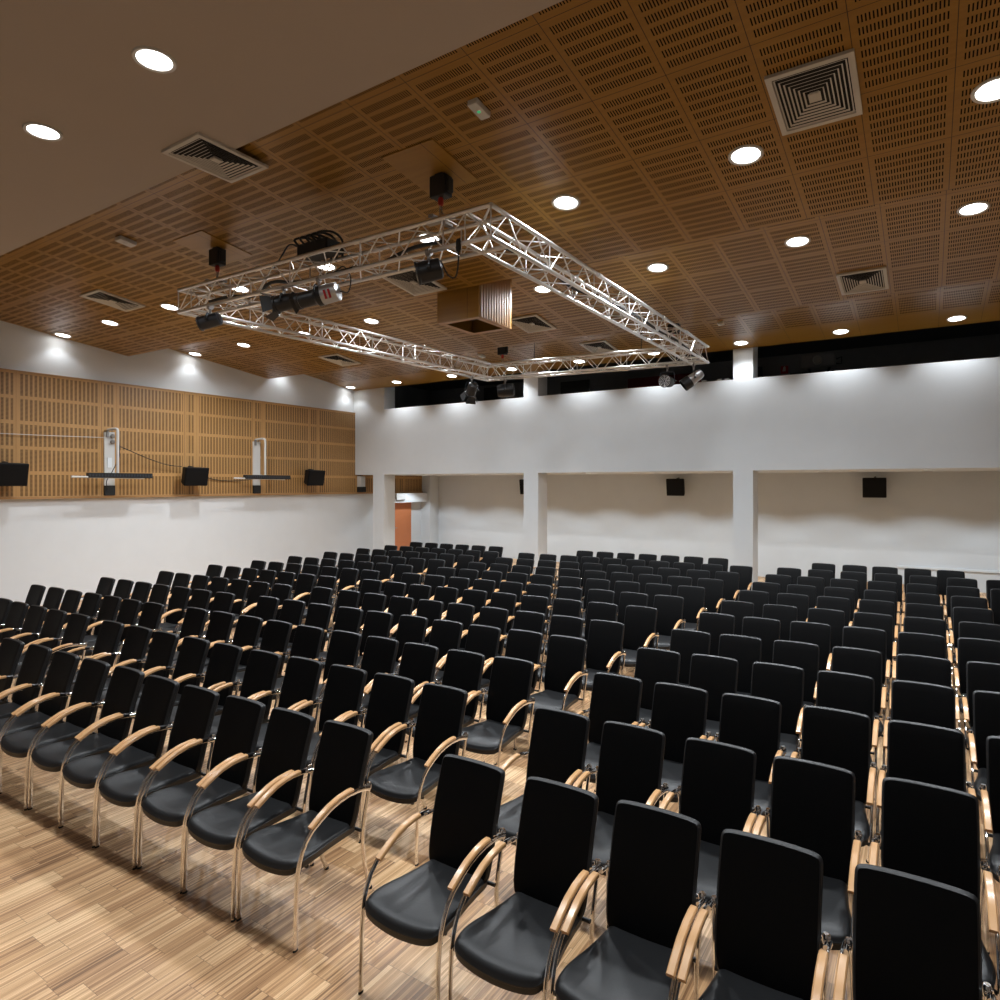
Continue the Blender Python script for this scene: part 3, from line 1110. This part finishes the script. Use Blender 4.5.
# small flood at the left end of the near side
t, M = lamp_fix('flood_light', 'small dark grey stage light at the left end of the near truss side', (-8.08, yb, TZ0 - .02), .19, (-.9, -.55, -.28),
                [(.06, -.15), (.085, -.13), (.09, 0), (.09, .12), (.10, .13), (.098, .15)], 'lamp_grey', .148, half=.11, lensr=.085)
t, M = lamp_fix('fresnel_light', 'black stage light with open flaps on the near truss side, leftmost of a pair', (-6.56, yb, TZ0 - .02), .20, (-.9, -.45, -.22), FRES, 'lamp_black', .145, half=.14, lensr=.105)
barn_doors(t, M, .14, .12)
t, M = lamp_fix('profile_spotlight', 'large black and silver spotlight with red stripes on the near truss side', (-5.95, yb, TZ0 - .02), .22, (-.9, -.40, -.20), PROF, 'lamp_silver', .31, half=.16, lensr=.09)
MB().lathe([(.136, -.06), (.136, .01), (.11, .04), (.104, .06), (.104, .27), (.112, .275), (.112, .32), (.10, .32)], 20, M).build('front_tube', 'lamp_black', parent=t, smooth=True)
st = MB()
for zz in (-.21, -.15):
    st.box(-.06, .06, zz, zz + .026, .126, .142)
ax_cam = (Vector((1.0, -.9, -.35)) - M.to_3x3() @ Vector((0, 0, 1)) * (M.to_3x3() @ Vector((0, 0, 1))).dot(Vector((1.0, -.9, -.35)))).normalized()
zz_ = (M.to_3x3() @ Vector((0, 0, 1))).normalized()
B = Matrix((ax_cam.cross(zz_) * -1, zz_, ax_cam)).transposed()
st.v = [B @ v + M.translation for v in st.v]
st.build('red_stripe', 'label_red', parent=t)
bd = MB()
bd.lathe([(.115, .31), (.16, .36), (.16, .37), (.11, .33)], 4, M)
bd.build('shutter_frame', 'lamp_black', parent=t)
t.scale = (.86, .86, .86)
bpy.data.objects['fresnel_light'].scale = (.86, .86, .86)
MB().tube(catmull([(.30, .1, -.18), (.44, .12, -.20), (.50, .1, -.02), (.42, .05, .12), (.3, .02, .06)]), .009, 6).build('power_lead', 'cable', parent=t, smooth=True)
t, M = lamp_fix('flood_light', 'black stage light near the right end of the near truss side', (-4.30, yb, TZ0 - .02), .19, (-.75, -.6, -.25),
                [(.08, -.14), (.105, -.12), (.11, 0), (.11, .10), (.12, .11), (.12, .13)], 'lamp_black', .13, half=.135, lensr=.10)
MB().tube(catmull([(.12, .05, -.10), (.22, .04, -.26), (.33, .02, -.30), (.38, .0, -.15), (.38, 0, .02)]), .008, 6).build('power_lead', 'cable', parent=t, smooth=True)
MB().lathe([(.02, 0), (.026, .02), (.026, .10), (.018, .12)], 10, Matrix.Translation((.38, 0, -.06)), close=True).build('plug', 'rubber', parent=t, smooth=True)
# lamps on the far side
CL_X = False
t, M = lamp_fix('par_light', 'black stage light tilted down at the far left truss corner', (-8.55, 11.95, TZ0 - .02), .26, (-.55, .35, -.65), FRES, 'lamp_black', .145, half=.14, lensr=.105)
barn_doors(t, M, .14, .12)
CL_X = True
t, M = lamp_fix('fresnel_light', 'round bodied black stage light on the far truss side, near its left end', (-8.08, 12.60, TZ0 - .02), .24, (-.8, -.5, -.1),
                [(.10, -.22), (.15, -.18), (.16, 0), (.15, .10), (.13, .14), (.13, .17)], 'lamp_black', .17, half=.17, lensr=.11)
t, M = lamp_fix('par_light', 'stage light with round ribbed face towards the hall on the far truss side', (-4.42, 12.99, TZ0 - .02), .30, (-.05, -1, -.05), FRES, 'lamp_black', .145, half=.15, lensr=None)
gr = MB()
for rr in (.03, .06, .09, .118):
    gr.lathe([(rr - .008, .150), (rr, .153), (rr + .004, .150)], 20, M)
for k in range(8):
    a = PI / 4 * k
    gr.tube([M @ Vector((.02 * math.cos(a), .02 * math.sin(a), .151)), M @ Vector((.115 * math.cos(a), .115 * math.sin(a), .151))], .005, 6)
gr.build('front_grille', 'lamp_silver', parent=t)
t, M = lamp_fix('par_light', 'silver stage light pointing down at the far right truss corner', (-3.90, 13.05, TZ0 - .02), .27, (-.75, -.35, -.6), PAR, 'lamp_silver', .175, half=.15, lensr=.10)
MB().lathe([(.120, .08), (.126, .10), (.126, .25), (.12, .25)], 20, M).build('hood', 'lamp_black', parent=t, smooth=True)

# ------------------------------------------------------------------ loudspeakers
def speaker(loc, rz, tilt, w, h, d, lab, bracket):
    t = empty('loudspeaker', loc, rz)
    tag(t, lab, 'loudspeaker', 'black wall loudspeakers')
    rm = Matrix.Rotation(R(tilt), 3, 'X')
    # local: front faces -y
    m = MB()
    pv = Vector((0, 0, 0))
    f, bk = -d / 2, d / 2
    P = [(-w / 2, f, -h / 2), (w / 2, f, -h / 2), (w / 2, f, h / 2), (-w / 2, f, h / 2)]
    Q = [(-w * .38, bk, -h * .42), (w * .38, bk, -h * .42), (w * .38, bk, h * .42), (-w * .38, bk, h * .42)]
    m.rings([[rm @ Vector(p) for p in Q], [rm @ Vector(p) for p in P]])
    m.build('cabinet', 'speaker_black', parent=t, bevel=.02)
    g = MB().box(-w * .46, w * .46, f - .014, f - .002, -h * .46, h * .46, rot=rm.to_3x3(), piv=Vector((0, 0, 0)))
    g.build('grille', 'speaker_black', parent=t, bevel=.006)
    b = MB()
    b.tube([rm @ Vector((0, bk * .6, h * .44)), Vector((0, bk + bracket * .5, h * .5)), Vector((0, bk + bracket, h * .35))], .02, 8)
    b.tube([rm @ Vector((0, bk * .9, 0)), Vector((0, bk + bracket, 0))], .025, 8)
    b.box(-.06, .06, bk + bracket - .012, bk + bracket, -h * .3, h * .45)
    b.build('wall_bracket', 'black_plastic', parent=t, smooth=True)


for y, lab in ((5.45, 'black loudspeaker at the left edge on the panelled wall'), (9.32, 'black loudspeaker between the two wall masts on the panelled wall'), (13.05, 'black loudspeaker beyond the second wall mast on the panelled wall')):
    speaker((WX + .05 + .30, y, Z(.215)), R(90), 12, .62, .46, .26, lab, .16)
speaker((-6.02, RY - .32, Z(-.06)), 0, 8, .52, .50, .26, 'black loudspeaker under the balcony between second and third pillar', .18)
speaker((-1.08, RY - .32, Z(-.06)), 0, 8, .52, .50, .26, 'black loudspeaker under the balcony right of the third pillar', .18)
speaker((-10.95, RY - .32, Z(-.06)), 0, 8, .52, .50, .26, 'black loudspeaker half hidden behind the second pillar', .18)
sp = empty('wall_sensor', (WX + .12, 15.18, Z(.03)))
tag(sp, 'small white and black device on the panelling beside the leftmost pillar', 'sensor')
MB().box(-.07, .10, -.10, .10, -.10, .24).build('housing', 'fixture_white', parent=sp, bevel=.01)
MB().box(-.06, .12, -.12, .12, -.27, -.10).build('base', 'hoist_black', parent=sp, bevel=.01)


# ------------------------------------------------------------------ wall masts with light bars
def mast(y, ztop, b0, b1, lab, wires):
    t = empty('wall_mast', (WX + .05, y, Z(-.24)))
    tag(t, lab, 'wall mast')
    H = Z(ztop) - Z(-.24)
    MB().box(.0, .035, -.10, .12, .22, H - .05).build('back_plate', 'fixture_white', parent=t)
    MB().box(.0, .06, -.10, .12, .0, .22).build('foot_box', 'hoist_black', parent=t)
    MB().box(.035, .07, -.07, -.02, H - .16, H + .0).build('top_bracket', 'steel', parent=t)
    X = .40
    MB().tube(catmull([(.02, -.02, H), (.2, -.01, H + .01), (X - .05, 0, H + .005), (X, 0, H - .05), (X, 0, H - .3), (X, 0, .62), (X, 0, .44)], 5), .028, 10).build('arm_tube', 'fixture_white', parent=t, smooth=True)
    MB().tube([(.02, 0, .50), (X, 0, .47)], .022, 8).build('lower_arm', 'fixture_white', parent=t, smooth=True)
    lb = MB().box(X - .05, X + .05, b0 - y, b1 - y, .385, .495)
    ob = lb.build('light_bar', 'lamp_black', parent=t)
    s2 = MB()
    L = b1 - b0
    n = 22
    for k in range(n):
        yy = b0 - y + (k + .5) * L / n
        s2.box(X + .05, X + .056, yy - .018, yy + .018, .41, .47)
    s2.build('socket_strip', 'lamp_grey', parent=ob)
    MB().tube([(X + .02, b0 - y - .42 + .1, .405), (X + .02, b1 - y - .18, .385)], .020, 8).build('white_rod', 'fixture_white', parent=t, smooth=True)
    if wires:
        MB().box(.035, .05, -.04, .05, .62, .84).build('socket_plate', 'white_paint', parent=t)
        MB().lathe([(.05, 0), (.05, .03), (.03, .05)], 14, Matrix.Translation((.07, .05, H - .14)) @ Matrix.Rotation(R(90), 4, 'Y'), close=True).build('pulley', 'steel', parent=t, smooth=True)
        MB().lathe([(.05, 0), (.05, .03), (.03, .05)], 14, Matrix.Translation((.07, .05, H - .27)) @ Matrix.Rotation(R(90), 4, 'Y'), close=True).build('pulley', 'steel', parent=t, smooth=True)
        MB().tube(catmull([(X, .02, H - .2), (X - .05, .06, H * .6), (.2, -.03, .5), (.12, -.1, .3), (.05, -.03, .1)]), .008, 6).build('mast_cable', 'cable', parent=t, smooth=True)
    return t


mast(7.47, 1.22, 6.85, 8.22, 'white wall mast carrying a black bar, nearer the camera', True)
mast(11.30, 1.22, 10.66, 12.10, 'white wall mast carrying a black bar, further from the camera', False)
curve_cable('wall_cable', [(WX + .30, 7.60, Z(.85)), (WX + .20, 8.3, Z(.60)), (WX + .14, 8.8, Z(.47)), (WX + .16, 9.12, Z(.44))], .009, 'thin black cable sagging from nearer mast to loudspeaker')
curve_cable('wall_cable', [(WX + .08, 9.6, Z(.25)), (WX + .08, 10.1, Z(.12)), (WX + .09, 10.7, Z(.10)), (WX + .3, 11.2, Z(.17))], .009, 'thin black cable from middle loudspeaker to the further mast')
curve_cable('wall_cable', [(WX + .10, 4.2, Z(1.0)), (WX + .10, 5.8, Z(1.01)), (WX + .12, 7.40, Z(1.04))], .006, 'thin pale wire stretched along panelling to the nearer mast', matn='fixture_white')

# ------------------------------------------------------------------ camera, world, view
cam = bpy.data.cameras.new('camera')
co = bpy.data.objects.new('camera', cam)
C.objects.link(co)
co.location = (0, 0, CAM_H)
co.rotation_euler = (PI / 2, 0, 0.578)
cam.sensor_width = 36
cam.lens = 655 / 1000 * 36
cam.shift_y = -0.0154
cam.clip_end = 100
bpy.context.scene.camera = co
wd = bpy.data.worlds.new('world')
bpy.context.scene.world = wd
wd.use_nodes = True
wd.node_tree.nodes['Background'].inputs[0].default_value = (0, 0, 0, 1)
sc = bpy.context.scene
sc.view_settings.view_transform = 'Standard'
sc.view_settings.look = 'None'
sc.view_settings.gamma = 1
sc.view_settings.exposure = 0.0
sc.view_settings.use_curve_mapping = False
sc.cycles.use_denoising = True
sc.cycles.max_bounces = 8
sc.cycles.diffuse_bounces = 2
sc.cycles.sample_clamp_indirect = 6
